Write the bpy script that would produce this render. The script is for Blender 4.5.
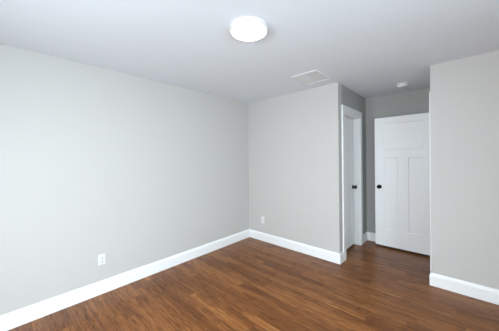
import bpy, bmesh, math, random
from mathutils import Vector, Matrix

for o in list(bpy.data.objects):
    bpy.data.objects.remove(o)
S = bpy.context.scene
COL = S.collection
random.seed(4)

# ------------------------------------------------------------------ camera
F_PX, YAW, PITCH, ROLL, CY, CAM_Z = 229.56, 0.7451, -0.0078, -0.0133, 159.72, 1.4433
fw = Vector((-math.sin(YAW) * math.cos(PITCH), math.cos(YAW) * math.cos(PITCH), math.sin(PITCH)))
rt = Vector((math.cos(YAW), math.sin(YAW), 0))
up = rt.cross(fw)
r2 = rt * math.cos(ROLL) + up * math.sin(ROLL)
u2 = up * math.cos(ROLL) - rt * math.sin(ROLL)
cam_data = bpy.data.cameras.new('camera')
cam_data.sensor_width = 36
cam_data.lens = F_PX / 499 * 36
cam_data.shift_y = -(165.5 - CY) / 499
cam_data.clip_start = 0.02
cam = bpy.data.objects.new('camera', cam_data)
COL.objects.link(cam)
m = Matrix((r2, u2, -fw)).transposed().to_4x4()
m.translation = Vector((0, 0, CAM_Z))
cam.matrix_world = m
S.camera = cam

# ------------------------------------------------------------------ room dimensions
H = 2.44
XL, YB, XC, YD, YR, XE = -2.863, 3.078, -1.21, 4.289, 3.236, -0.25
XW, YF = 1.15, -1.0          # the window walls behind the camera
T = 0.12                     # wall thickness
XH = 0.95                    # far end of the hall beyond the doorway
# window openings: east wall (y0,y1,z0,z1) and south wall (x0,x1,z0,z1)
WE = (-0.35, 1.25, 0.30, 2.05)
WS = (-1.8, -0.1, 0.30, 2.05)

# ------------------------------------------------------------------ light
S.view_settings.view_transform = 'Standard'
S.view_settings.look = 'None'
S.view_settings.gamma = 1
S.view_settings.use_curve_mapping = False
S.view_settings.exposure = -0.07
S.cycles.use_denoising = True
S.cycles.seed = 7
S.cycles.max_bounces = 16
S.cycles.diffuse_bounces = 10
S.cycles.sample_clamp_indirect = 6

W = bpy.data.worlds.new('overcast_sky')
S.world = W
W.use_nodes = True
bg = W.node_tree.nodes['Background']
bg.inputs[0].default_value = (0.68, 0.87, 1.0, 1)
bg.inputs[1].default_value = 3.4

def area(name, loc, direction, sx, sy, power, color, spread=math.pi):
    l = bpy.data.lights.new(name, 'AREA')
    l.shape = 'RECTANGLE'
    l.size, l.size_y = sx, sy
    l.energy = power
    l.color = color
    l.spread = spread
    o = bpy.data.objects.new(name, l)
    COL.objects.link(o)
    o.location = loc
    o.rotation_euler = Vector(direction).to_track_quat('-Z', 'Z').to_euler()
    return o

# the sky's brightest part, high outside each window, shining down through the opening
area('daylight_east', (XW + T + 0.45, (WE[0] + WE[1]) / 2, 1.75), (-1, 0, -0.55), 2.0, 1.5, 160, (0.72, 0.92, 1.0))
area('daylight_south', ((WS[0] + WS[1]) / 2, YF - T - 0.45, 1.75), (0, 1, -0.55), 2.0, 1.5, 165, (0.88, 0.94, 0.97))
LAMP_EMIT = 17.0
LAMP_COL = (1.0, 0.86, 0.70, 1)

# ------------------------------------------------------------------ materials
def mat(name, base, rough=0.5, spec=0.5):
    mt = bpy.data.materials.new(name)
    mt.use_nodes = True
    b = mt.node_tree.nodes['Principled BSDF']
    b.inputs['Base Color'].default_value = (*base, 1)
    b.inputs['Roughness'].default_value = rough
    b.inputs['Specular IOR Level'].default_value = spec
    return mt

def bump(mt, scale, strength, dist=0.001):
    nt = mt.node_tree
    b = nt.nodes['Principled BSDF']
    tc = nt.nodes.new('ShaderNodeTexCoord')
    n = nt.nodes.new('ShaderNodeTexNoise')
    n.inputs['Scale'].default_value = scale
    n.inputs['Detail'].default_value = 3
    bp = nt.nodes.new('ShaderNodeBump')
    bp.inputs['Strength'].default_value = strength
    bp.inputs['Distance'].default_value = dist
    nt.links.new(tc.outputs['Object'], n.inputs['Vector'])
    nt.links.new(n.outputs['Fac'], bp.inputs['Height'])
    nt.links.new(bp.outputs['Normal'], b.inputs['Normal'])
    return mt

M_WALL = bump(mat('greige_wall_paint', (0.57, 0.551, 0.533), 0.6, 0.3), 220, 0.15)
M_ALC = bump(mat('darker_grey_wall', (0.405, 0.40, 0.382), 0.6, 0.3), 220, 0.15)  # closet and entry walls, a darker grey than the other walls
M_CEIL = bump(mat('white_ceiling_paint', (0.785, 0.825, 0.875), 0.85, 0.2), 200, 0.12)
M_TRIM = bump(mat('white_trim_paint', (0.89, 0.89, 0.895), 0.38, 0.5), 40, 0.04)
M_DOOR = bump(mat('white_door_paint', (0.90, 0.90, 0.905), 0.42, 0.5), 60, 0.05)
M_PLASTIC = mat('white_plastic', (0.76, 0.755, 0.75), 0.35, 0.5)
M_DETECTOR = mat('bright_white_plastic', (0.92, 0.92, 0.92), 0.35, 0.5)
M_FIX = mat('satin_white_fixture', (0.60, 0.60, 0.61), 0.45, 0.4)
_b = M_FIX.node_tree.nodes['Principled BSDF']     # the acrylic rim glows a little with the lamp
_b.inputs['Emission Color'].default_value = (1.0, 0.97, 0.93, 1)
_b.inputs['Emission Strength'].default_value = 0.16
M_VENT = mat('white_enamel', (0.78, 0.79, 0.80), 0.4, 0.5)
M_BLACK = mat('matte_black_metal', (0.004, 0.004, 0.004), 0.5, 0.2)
M_SLOT = mat('dark_slot', (0.10, 0.10, 0.10), 0.8, 0.2)
M_DUCT = mat('duct_grey', (0.6, 0.6, 0.6), 0.7, 0.3)
M_STEEL = mat('brushed_steel', (0.55, 0.55, 0.55), 0.35, 0.5)
M_STEEL.node_tree.nodes['Principled BSDF'].inputs['Metallic'].default_value = 1

M_LENS = mat('glowing_lens', (0.9, 0.9, 0.9), 0.5, 0.3)
_b = M_LENS.node_tree.nodes['Principled BSDF']
_b.inputs['Emission Color'].default_value = LAMP_COL
_b.inputs['Emission Strength'].default_value = LAMP_EMIT

def wood():
    mt = bpy.data.materials.new('oak_strip_floor')
    mt.use_nodes = True
    nt = mt.node_tree
    N, L = nt.nodes, nt.links
    b = N['Principled BSDF']
    def math_(op, a, c=None, d=None):
        n = N.new('ShaderNodeMath')
        n.operation = op
        for i, v in enumerate((a, c, d)):
            if v is None: continue
            if isinstance(v, (int, float)): n.inputs[i].default_value = v
            else: L.new(v, n.inputs[i])
        return n.outputs[0]
    def comb(x, y, z=0.0):
        n = N.new('ShaderNodeCombineXYZ')
        for i, v in enumerate((x, y, z)):
            if isinstance(v, (int, float)): n.inputs[i].default_value = v
            else: L.new(v, n.inputs[i])
        return n.outputs[0]
    def white(v):
        n = N.new('ShaderNodeTexWhiteNoise')
        n.noise_dimensions = '3D'
        L.new(v, n.inputs['Vector'])
        return n.outputs['Value']
    def noise(v, scale, detail, rough=0.55, dist=0.0):
        n = N.new('ShaderNodeTexNoise')
        L.new(v, n.inputs['Vector'])
        n.inputs['Scale'].default_value = scale
        n.inputs['Detail'].default_value = detail
        n.inputs['Roughness'].default_value = rough
        n.inputs['Distortion'].default_value = dist
        return n.outputs['Fac']
    tc = N.new('ShaderNodeTexCoord')
    sp = N.new('ShaderNodeSeparateXYZ')
    L.new(tc.outputs['Object'], sp.inputs[0])
    x, y = sp.outputs[0], sp.outputs[1]
    PW = 0.0825
    yr = math_('DIVIDE', y, PW)
    row = math_('FLOOR', yr)
    fy = math_('FRACT', yr)
    ro = white(comb(row, 3.7, 1.1))
    ln = math_('ADD', math_('MULTIPLY', white(comb(row, 9.2, 5.5)), 0.5), 0.65)
    xo = math_('DIVIDE', math_('ADD', x, math_('MULTIPLY', ro, 7.0)), ln)
    pid = math_('FLOOR', xo)
    fx = math_('FRACT', xo)
    rnd = white(comb(row, pid, 0.5))
    rnd2 = white(comb(row, pid, 7.5))
    # grain: stretched along the board, shifted per board
    gv = comb(math_('ADD', math_('MULTIPLY', x, 1.1), math_('MULTIPLY', rnd, 37.0)),
              math_('ADD', math_('MULTIPLY', y, 26.0), math_('MULTIPLY', rnd2, 19.0)), math_('MULTIPLY', rnd, 11.0))
    g1 = noise(gv, 1.3, 5, 0.6, 0.8)
    gv2 = comb(math_('ADD', math_('MULTIPLY', x, 7.0), math_('MULTIPLY', rnd2, 31.0)),
               math_('ADD', math_('MULTIPLY', y, 85.0), math_('MULTIPLY', rnd, 23.0)), 0.0)
    g2 = noise(gv2, 1.0, 4, 0.65, 0.3)
    gv3 = comb(math_('ADD', math_('MULTIPLY', x, 3.2), math_('MULTIPLY', rnd2, 51.0)),
               math_('ADD', math_('MULTIPLY', y, 30.0), math_('MULTIPLY', rnd, 43.0)), 2.0)
    g3 = noise(gv3, 1.6, 3, 0.5, 0.5)
    ramp = N.new('ShaderNodeValToRGB')
    e = ramp.color_ramp.elements
    e[0].position, e[0].color = 0.0, (0.085, 0.026, 0.008, 1)
    e[1].position, e[1].color = 1.0, (0.580, 0.280, 0.100, 1)
    k = e.new(0.35); k.color = (0.160, 0.054, 0.014, 1)
    k = e.new(0.7); k.color = (0.320, 0.124, 0.036, 1)
    tone = math_('ADD', math_('MULTIPLY', rnd, 0.25), 0.34)
    tone = math_('ADD', tone, math_('MULTIPLY', math_('SUBTRACT', g1, 0.5), 1.0))
    tone = math_('ADD', tone, math_('MULTIPLY', math_('SUBTRACT', g2, 0.5), 0.85))
    L.new(tone, ramp.inputs[0])
    # darker flecks and streaks of the oak figure
    mr = N.new('ShaderNodeMapRange')
    L.new(g3, mr.inputs[0])
    mr.inputs[1].default_value, mr.inputs[2].default_value = 0.28, 0.40
    mr.inputs[3].default_value, mr.inputs[4].default_value = 0.55, 1.0
    # joints between boards
    dy = math_('MINIMUM', fy, math_('SUBTRACT', 1.0, fy))
    gy = math_('LESS_THAN', dy, 0.012)
    dx = math_('MULTIPLY', math_('MINIMUM', fx, math_('SUBTRACT', 1.0, fx)), ln)
    gx = math_('LESS_THAN', dx, 0.001)
    gap = math_('MAXIMUM', gy, gx)
    fac = math_('MULTIPLY', mr.outputs[0], math_('SUBTRACT', 1.0, math_('MULTIPLY', gap, 0.55)))
    mx = N.new('ShaderNodeMix')
    mx.data_type = 'RGBA'
    mx.blend_type = 'MULTIPLY'
    mx.inputs[0].default_value = 1
    L.new(ramp.outputs[0], mx.inputs[6])
    cc = N.new('ShaderNodeCombineColor')
    for i in range(3): L.new(fac, cc.inputs[i])
    L.new(cc.outputs[0], mx.inputs[7])
    L.new(mx.outputs[2], b.inputs['Base Color'])
    L.new(math_('ADD', math_('MULTIPLY', g2, 0.14), 0.22), b.inputs['Roughness'])
    bp = N.new('ShaderNodeBump')
    bp.inputs['Strength'].default_value = 0.25
    bp.inputs['Distance'].default_value = 0.0006
    L.new(math_('SUBTRACT', g2, gap), bp.inputs['Height'])
    L.new(bp.outputs['Normal'], b.inputs['Normal'])
    b.inputs['Specular IOR Level'].default_value = 0.22
    return mt
M_FLOOR = wood()

# ------------------------------------------------------------------ mesh helpers
def box(bm, x0, x1, y0, y1, z0, z1):
    x0, x1 = sorted((x0, x1)); y0, y1 = sorted((y0, y1)); z0, z1 = sorted((z0, z1))
    v = [bm.verts.new((x, y, z)) for z in (z0, z1) for y in (y0, y1) for x in (x0, x1)]
    for f in ((0, 2, 3, 1), (4, 5, 7, 6), (0, 1, 5, 4), (2, 6, 7, 3), (0, 4, 6, 2), (1, 3, 7, 5)):
        bm.faces.new([v[i] for i in f])
    return v

def lathe(bm, prof, n=32, mtx=None):
    """closed solid turned about Z from (radius, z) pairs; end pairs have radius 0"""
    rings = []
    for r, z in prof:
        if r < 1e-6:
            rings.append([bm.verts.new((0, 0, z))])
        else:
            rings.append([bm.verts.new((r * math.cos(2 * math.pi * i / n), r * math.sin(2 * math.pi * i / n), z)) for i in range(n)])
    for a, c in zip(rings, rings[1:]):
        for i in range(n):
            j = (i + 1) % n
            if len(a) == 1 and len(c) == 1: continue
            if len(a) == 1: bm.faces.new((a[0], c[i], c[j]))
            elif len(c) == 1: bm.faces.new((a[i], a[j], c[0]))
            else: bm.faces.new((a[i], a[j], c[j], c[i]))
    if mtx is not None:
        bmesh.ops.transform(bm, matrix=mtx, verts=[v for r in rings for v in r])

def extrude_profile(bm, prof, a, b_, out, e0=0.0, e1=0.0):
    """prof: (depth, z) polygon pushed along the line a->b_ (2D); depth goes along `out` (2D unit).
    e0/e1: mitre, how far the end slides along the line per unit of depth"""
    a, b_, out = Vector(a), Vector(b_), Vector(out)
    d = (b_ - a).normalized()
    A = [bm.verts.new((*(a + out * p + d * (e0 * p)), z)) for p, z in prof]
    B = [bm.verts.new((*(b_ + out * p + d * (e1 * p)), z)) for p, z in prof]
    n = len(prof)
    for i in range(n):
        j = (i + 1) % n
        bm.faces.new((A[i], A[j], B[j], B[i]))
    bm.faces.new(A[::-1]); bm.faces.new(B)

def obj(name, bm, material, parent=None, kind=None, bevel=0.0, smooth=False, label=None, cat=None, loc=None, group=None, seg=2):
    bmesh.ops.recalc_face_normals(bm, faces=bm.faces)
    me = bpy.data.meshes.new(name)
    bm.to_mesh(me); bm.free()
    me.materials.append(material)
    o = bpy.data.objects.new(name, me)
    COL.objects.link(o)
    if parent: o.parent = parent
    if loc: o.location = loc
    if kind: o['kind'] = kind
    if label: o['label'] = label
    if cat: o['category'] = cat
    if group: o['group'] = group
    if bevel:
        md = o.modifiers.new('bevel', 'BEVEL')
        md.width = bevel; md.segments = seg; md.limit_method = 'ANGLE'; md.angle_limit = math.radians(35)
    if smooth:
        for p in me.polygons: p.use_smooth = True
        me.set_sharp_from_angle(angle=math.radians(38))
    return o

def thing(name, label, cat, loc=(0, 0, 0), rotz=0.0, kind=None):
    o = bpy.data.objects.new(name, None)
    o.empty_display_size = 0.05
    COL.objects.link(o)
    o.location = loc
    o.rotation_euler = (0, 0, rotz)
    o['label'] = label; o['category'] = cat
    if kind: o['kind'] = kind
    return o

def struct(name, boxes, material, label, cat, bevel=0.0):
    bm = bmesh.new()
    for b in boxes: box(bm, *b)
    return obj(name, bm, material, None, 'structure', bevel, label=label, cat=cat)

# ------------------------------------------------------------------ room shell
X0, X1, Y0, Y1 = XL - T, XW + T, YF - T, YD + T
struct('floor', [(X0, X1, Y0, Y1, -0.1, 0)], M_FLOOR, 'glossy brown oak strip hardwood floor', 'floor')
struct('ceiling', [(X0, X1, Y0, Y1, H, H + 0.1)], M_CEIL, 'flat white painted ceiling', 'ceiling')
struct('wall_left', [(X0, XL, YF, Y1, 0, H)], M_WALL, 'long pale greige wall on the left lit by daylight', 'wall')
struct('wall_back', [(XL, XC, YB, YB + T, 0, H)], M_WALL, 'greige wall between the far corner and the closet corner', 'wall')
# closet side wall with its doorway (opening CY0..CY1)
CY0, CY1, CZ = 3.268, 3.945, 2.068
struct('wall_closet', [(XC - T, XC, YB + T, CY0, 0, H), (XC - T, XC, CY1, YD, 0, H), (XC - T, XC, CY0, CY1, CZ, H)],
       M_ALC, 'narrow darker grey side wall holding the closed closet door', 'wall')
struct('wall_entry', [(XL, X1, YD, Y1, 0, H)], M_ALC, 'darker grey wall behind the open entry door', 'wall')
struct('wall_right', [(XE, X1, YR, YR + T, 0, H)], M_WALL, 'greige wall at the right edge of the view', 'wall')
EY0, EY1, EZ = 3.425, 4.200, 2.085
struct('wall_doorway', [(XE, XE + T, YR + T, EY0, 0, H), (XE, XE + T, EY1, YD, 0, H), (XE, XE + T, EY0, EY1, EZ, H)],
       M_WALL, 'greige wall with the entry doorway behind the right wall corner', 'wall')
struct('wall_hall', [(XH, X1, YR + T, YD, 0, H)], M_WALL, 'greige hall wall beyond the entry doorway', 'wall')
struct('wall_window', [(XW, X1, YF, WE[0], 0, H), (XW, X1, WE[1], YR, 0, H),
                       (XW, X1, WE[0], WE[1], 0, WE[2]), (XW, X1, WE[0], WE[1], WE[3], H)],
       M_WALL, 'greige window wall to the right of the camera', 'wall')
struct('wall_front', [(X0, WS[0], Y0, YF, 0, H), (WS[1], X1, Y0, YF, 0, H),
                      (WS[0], WS[1], Y0, YF, 0, WS[2]), (WS[0], WS[1], Y0, YF, WS[3], H)],
       M_WALL, 'greige window wall behind the camera', 'wall')

# window frames behind the camera
def window_boxes(a0, a1, z0, z1, put):
    w = 0.045
    out = [put(a0, a0 + w, z0, z1), put(a1 - w, a1, z0, z1), put(a0 + w, a1 - w, z0, z0 + w), put(a0 + w, a1 - w, z1 - w, z1)]
    zc = (z0 + z1) / 2
    out.append(put(a0 + w, a1 - w, zc - 0.02, zc + 0.02))
    return out
struct('window_1', window_boxes(*WE, lambda a, b, z0, z1: (XW + 0.03, XW + 0.08, a, b, z0, z1)), M_TRIM, 'white sash window beside the camera', 'window', 0.002)
struct('window_2', window_boxes(*WS, lambda a, b, z0, z1: (a, b, YF - 0.08, YF - 0.03, z0, z1)), M_TRIM, 'white sash window behind the camera', 'window', 0.002)

# ------------------------------------------------------------------ baseboards
BB = [(0, 0), (0.016, 0), (0.016, 0.108), (0.0135, 0.116), (0.0125, 0.123), (0.009, 0.131), (0.006, 0.137), (0.0045, 0.140), (0, 0.140)]
def baseboard(name, runs, label):
    bm = bmesh.new()
    for r in runs: extrude_profile(bm, BB, *r)
    return obj(name, bm, M_TRIM, None, 'structure', label=label, cat='baseboard')
CW = 0.085                      # casing width
CN0, CN1 = CY0 + 0.006 - CW, CY1 - 0.006 + CW      # outer edges of the closet casing
EN0, EN1 = EY0 + 0.006 - CW, YD
baseboard('baseboard_left', [((XL, YF), (XL, YB), (1, 0), 1, -1)], 'white baseboard along the long left wall')
baseboard('baseboard_back', [((XL, YB), (XC, YB), (0, -1), 1, 1)], 'white baseboard along the back wall from corner to closet corner')
baseboard('baseboard_closet', [((XC, YB), (XC, CN0), (1, 0), -1, 0), ((XC, CN1), (XC, YD), (1, 0), 0, -1)], 'short white baseboard pieces either side of the closet door casing')
baseboard('baseboard_entry', [((XC, YD), (XE, YD), (0, -1), 1, -1)], 'white baseboard behind the open entry door')
baseboard('baseboard_right', [((XE, YR), (XW, YR), (0, -1), -1, -1)], 'white baseboard along the right wall')
baseboard('baseboard_doorway', [((XE, YR), (XE, EN0), (-1, 0), -1, 0)], 'short white baseboard return at the right wall corner')
baseboard('baseboard_window', [((XW, YF), (XW, YR), (-1, 0), 1, -1)], 'white baseboard under the window beside the camera')
baseboard('baseboard_front', [((XL, YF), (XW, YF), (0, 1), 1, -1)], 'white baseboard under the window behind the camera')

# ------------------------------------------------------------------ door casings and jambs
CT = 0.019
def casing(name, face, side, y0, y1, ztop, n0, n1, jd, label):
    """face: wall plane x, side: +1/-1 into the room, y0..y1 opening, n0/n1 outer casing edges, jd: wall depth"""
    bm = bmesh.new()
    f0, f1 = face, face + side * CT
    i0, i1, iz = y0 + 0.006, y1 - 0.006, ztop - 0.006
    box(bm, f0, f1, n0, i0, 0, iz)
    box(bm, f0, f1, i1, n1, 0, iz)
    box(bm, f0, f1, n0, n1, iz, iz + CW + 0.012)
    j = 0.018
    b0 = face - side * jd
    box(bm, f0, b0, y0, y0 + j, 0, ztop - j)
    box(bm, f0, b0, y1 - j, y1, 0, ztop - j)
    box(bm, f0, b0, y0, y1, ztop - j, ztop)
    return obj(name, bm, M_TRIM, None, 'structure', 0.0015, label=label, cat='trim')
casing('trim_1', XC, 1, CY0, CY1, CZ, CN0, CN1, T, 'white casing and jamb around the closet door')
casing('trim_2', XE, -1, EY0, EY1, EZ, EN0, EN1 - 0.0165, T, 'white casing and jamb of the entry doorway')

# ------------------------------------------------------------------ doors: local x = width from hinge, y = front face at 0 (front looks to -y), z up
def panel_door(name, w, h, t, label, loc, rotz, knob_front, knob_back, mirror=False):
    t_ = thing(name, label, 'door', loc, rotz, 'structure')
    st, top, mid, bot = 0.122, 0.095, 0.120, 0.262
    tp_h = 0.412
    bm = bmesh.new()
    z_tp0 = h - top - tp_h           # bottom of top panel
    z_lp1 = z_tp0 - mid              # top of the tall panels
    mw = 0.128
    xm0, xm1 = w / 2 - mw / 2, w / 2 + mw / 2
    # stiles and rails
    box(bm, 0, st, 0, t, 0, h); box(bm, w - st, w, 0, t, 0, h)
    box(bm, st, w - st, 0, t, h - top, h)
    box(bm, st, w - st, 0, t, z_lp1, z_tp0)
    box(bm, st, w - st, 0, t, 0, bot)
    box(bm, xm0, xm1, 0, t, bot, z_lp1)
    obj('door_frame', bm, M_DOOR, t_, bevel=0.0)
    # recessed flat panels, each with a sloped sticking round its edge
    for (x0, x1, z0, z1) in ((st, w - st, z_tp0, h - top), (st, xm0, bot, z_lp1), (xm1, w - st, bot, z_lp1)):
        bm = bmesh.new()
        rec, sl = 0.006, 0.012
        for yf, s in ((0.0, 1), (t, -1)):
            o_ = [bm.verts.new(p) for p in ((x0, yf, z0), (x1, yf, z0), (x1, yf, z1), (x0, yf, z1))]
            i_ = [bm.verts.new(p) for p in ((x0 + sl, yf + s * rec, z0 + sl), (x1 - sl, yf + s * rec, z0 + sl),
                                            (x1 - sl, yf + s * rec, z1 - sl), (x0 + sl, yf + s * rec, z1 - sl))]
            for k in range(4):
                q = (k + 1) % 4
                bm.faces.new((o_[k], o_[q], i_[q], i_[k]))
            bm.faces.new(i_)
        obj('door_panel', bm, M_DOOR, t_)
    # knobs
    for on, yf, s in ((knob_front, 0.0, -1), (knob_back, t, 1)):
        if not on: continue
        kx, kz = w - 0.062, 0.93
        R = Matrix.Translation((kx, yf, kz)) @ Matrix.Rotation(math.radians(90) * (1 if s < 0 else -1), 4, 'X')
        bm = bmesh.new()
        lathe(bm, [(0, 0.0495), (0.010, 0.0650)][:0] + [(0, 0.028), (0.013, 0.029), (0.022, 0.033), (0.0275, 0.040), (0.0285, 0.046),
                   (0.027, 0.052), (0.022, 0.058), (0.013, 0.062), (0, 0.0635)], 32, R)
        kn = obj('door_knob', bm, M_BLACK, t_, smooth=True, label='round black door knob')
        bm = bmesh.new()
        lathe(bm, [(0, 0), (0.033, 0), (0.033, 0.004), (0.029, 0.008), (0.012, 0.009), (0, 0.009)], 32, R)
        obj('rosette', bm, M_BLACK, kn, smooth=True)
        bm = bmesh.new()
        lathe(bm, [(0, 0.008), (0.011, 0.008), (0.0105, 0.020), (0.013, 0.0295), (0, 0.030)], 24, R)
        obj('knob_neck', bm, M_BLACK, kn, smooth=True)
    # black strip under the leaf, drawn in as the shadow of the gap
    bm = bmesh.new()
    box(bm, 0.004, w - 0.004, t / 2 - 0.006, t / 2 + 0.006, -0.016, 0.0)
    obj('gap_shadow_strip', bm, M_BLACK, t_, label='black strip drawn as the shadow under the door')
    # latch plate on the free edge
    bm = bmesh.new()
    box(bm, w - 0.001, w + 0.0008, t / 2 - 0.012, t / 2 + 0.012, 0.93 - 0.028, 0.93 + 0.028)
    obj('latch_plate', bm, M_BLACK, t_)
    # hinge knuckles on the hinged edge, on the back
    for z in (0.22, h / 2, h - 0.2):
        bm = bmesh.new()
        lathe(bm, [(0, z - 0.045), (0.006, z - 0.045), (0.006, z + 0.045), (0, z + 0.045)], 12, Matrix.Translation((-0.004, t + 0.004, 0)))
        obj('hinge', bm, M_BLACK, t_, smooth=True)
    return t_

# closet door, shut, set back on the closet side of its jamb; hinged on the near side
LW = CY1 - CY0 - 0.036 - 0.006
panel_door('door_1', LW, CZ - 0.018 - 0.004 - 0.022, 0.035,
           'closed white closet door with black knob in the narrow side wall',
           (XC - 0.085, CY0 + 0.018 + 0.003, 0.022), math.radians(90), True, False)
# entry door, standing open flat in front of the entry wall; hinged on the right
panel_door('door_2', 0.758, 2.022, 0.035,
           'open white panel door with round black knob in front of darker grey wall',
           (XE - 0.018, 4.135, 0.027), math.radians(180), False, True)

# ------------------------------------------------------------------ ceiling light
LX, LY = -1.192, 1.304
lt = thing('ceiling_light', 'round glowing white flush mount light on the ceiling', 'ceiling light', (LX, LY, H))
bm = bmesh.new()
lathe(bm, [(0, 0), (0.142, 0), (0.144, -0.004), (0.144, -0.027), (0.142, -0.0315), (0.139, -0.033), (0.135, -0.033), (0.135, -0.030), (0, -0.030)], 64)
obj('light_base', bm, M_FIX, lt, smooth=True)
bm = bmesh.new()
lathe(bm, [(0, -0.030), (0.1345, -0.030), (0.1345, -0.0315), (0.132, -0.0325), (0.115, -0.0332), (0.06, -0.0338), (0, -0.034)], 64)
obj('diffuser', bm, M_LENS, lt, smooth=True, label='glowing white diffuser')

# ------------------------------------------------------------------ ceiling vent
VX0, VX1, VY0, VY1 = -1.548, -1.206, 2.445, 2.866
vt = thing('ceiling_vent', 'white rectangular two panel air vent on the ceiling', 'vent', ((VX0 + VX1) / 2, (VY0 + VY1) / 2, H))
hx, hy = (VX1 - VX0) / 2, (VY1 - VY0) / 2
bm = bmesh.new()
fwid = 0.026
def frame_ring(bm, hx, hy, w, z0, z1, slope):
    lv = [((hx, hy), 0.0), ((hx - slope, hy - slope), z1), ((hx - w, hy - w), z1), ((hx - w, hy - w), z0)]
    rings = []
    for (a, c), z in lv:
        rings.append([bm.verts.new((sx * a, sy * c, z)) for sx, sy in ((-1, -1), (1, -1), (1, 1), (-1, 1))])
    for r, q in zip(rings, rings[1:]):
        for i in range(4):
            j = (i + 1) % 4
            bm.faces.new((r[i], r[j], q[j], q[i]))
frame_ring(bm, hx, hy, fwid, -0.001, -0.010, 0.014)
obj('vent_frame', bm, M_VENT, vt)
bm = bmesh.new()
box(bm, -hx + fwid, hx - fwid, -hy + fwid, hy - fwid, -0.0012, -0.0004)
obj('duct_opening', bm, M_DUCT, vt, label='grey opening behind the louvers')
bm = bmesh.new()
box(bm, -0.006, 0.006, -hy + fwid, hy - fwid, -0.009, -0.001)
obj('divider', bm, M_VENT, vt, bevel=0.001)
for s in (-1, 1):
    bm = bmesh.new()
    n = 9
    a0, a1 = 0.007, hx - fwid
    for i in range(n):
        c = a0 + (a1 - a0) * (i + 0.5) / n
        vs = box(bm, -0.0086, 0.0086, -hy + fwid, hy - fwid, -0.0005, 0.0005)
        bmesh.ops.transform(bm, matrix=Matrix.Translation((s * c, 0, -0.0035)) @ Matrix.Rotation(s * math.radians(5), 4, 'Y'), verts=vs)
    obj('louver_panel', bm, M_VENT, vt)

# ------------------------------------------------------------------ smoke detector
sd = thing('smoke_detector', 'small round white smoke detector on the ceiling near the entry door', 'smoke detector', (-0.593, 3.790, H))
bm = bmesh.new()
lathe(bm, [(0, 0), (0.066, 0), (0.068, -0.003), (0.067, -0.010), (0.063, -0.0115), (0, -0.0115)], 40)
obj('mounting_base', bm, M_DETECTOR, sd, smooth=True)
bm = bmesh.new()
lathe(bm, [(0, -0.0115), (0.056, -0.0115), (0.056, -0.0165), (0, -0.0165)], 40)
obj('sensor_gap', bm, M_SLOT, sd, smooth=True, label='dark slot ring')
bm = bmesh.new()
lathe(bm, [(0, -0.0165), (0.062, -0.0165), (0.062, -0.026), (0.056, -0.034), (0.042, -0.0385), (0.020, -0.040), (0, -0.040)], 40)
bd = obj('detector_cover', bm, M_DETECTOR, sd, smooth=True)
bm = bmesh.new()
lathe(bm, [(0, -0.0385), (0.012, -0.0385), (0.012, -0.0415), (0.010, -0.0425), (0, -0.0425)], 24)
obj('test_button', bm, M_VENT, bd, smooth=True)

# ------------------------------------------------------------------ wall outlets: local plate lies in x-z, front looks to -y
def outlet(label, loc, rotz):
    t_ = thing('wall_outlet', label, 'outlet', loc, rotz)
    t_['group'] = 'white wall outlets'
    bm = bmesh.new()
    w, h, d = 0.036, 0.0585, 0.0055
    o_ = [bm.verts.new((sx * w, 0, sz * h)) for sx, sz in ((-1, -1), (1, -1), (1, 1), (-1, 1))]
    m_ = [bm.verts.new((sx * w, -d * 0.5, sz * h)) for sx, sz in ((-1, -1), (1, -1), (1, 1), (-1, 1))]
    i_ = [bm.verts.new((sx * (w - 0.004), -d, sz * (h - 0.004))) for sx, sz in ((-1, -1), (1, -1), (1, 1), (-1, 1))]
    for a, c in ((o_, m_), (m_, i_)):
        for k in range(4):
            q = (k + 1) % 4
            bm.faces.new((a[k], a[q], c[q], c[k]))
    bm.faces.new(i_); bm.faces.new(o_[::-1])
    obj('cover_plate', bm, M_PLASTIC, t_)
    for s in (-1, 1):
        zc = s * 0.0195
        bm = bmesh.new()
        pts = []
        for k in range(28):
            a = 2 * math.pi * k / 28
            pts.append((0.0168 * math.cos(a), max(-0.0138, min(0.0138, 0.0168 * math.sin(a)))))
        A = [bm.verts.new((x, -d + 0.0004, zc + z)) for x, z in pts]
        B = [bm.verts.new((x * 0.97, -d - 0.0018, zc + z * 0.97)) for x, z in pts]
        for k in range(28):
            q = (k + 1) % 28
            bm.faces.new((A[k], A[q], B[q], B[k]))
        bm.faces.new(B); bm.faces.new(A[::-1])
        rc = obj('receptacle', bm, M_PLASTIC, t_)
        for (x, z, ww, hh) in ((-0.0062, 0.003, 0.0013, 0.0048), (0.0062, 0.003, 0.0013, 0.0040), (0, -0.0075, 0.0028, 0.0026)):
            bm = bmesh.new()
            box(bm, x - ww, x + ww, -d - 0.0022, -d - 0.0010, zc + z - hh, zc + z + hh)
            obj('slot', bm, M_SLOT, rc, label='dark socket slot')
    bm = bmesh.new()
    lathe(bm, [(0, 0), (0.0032, 0), (0.0028, 0.0012), (0, 0.0014)], 14, Matrix.Translation((0, -d, 0)) @ Matrix.Rotation(math.radians(90), 4, 'X'))
    obj('screw', bm, M_STEEL, t_)
    return t_
outlet('white duplex outlet low on the long left wall', (XL, 0.728, 0.368), math.radians(90))
outlet('white duplex outlet low on the back wall near the far corner', (-2.543, YB, 0.362), 0)
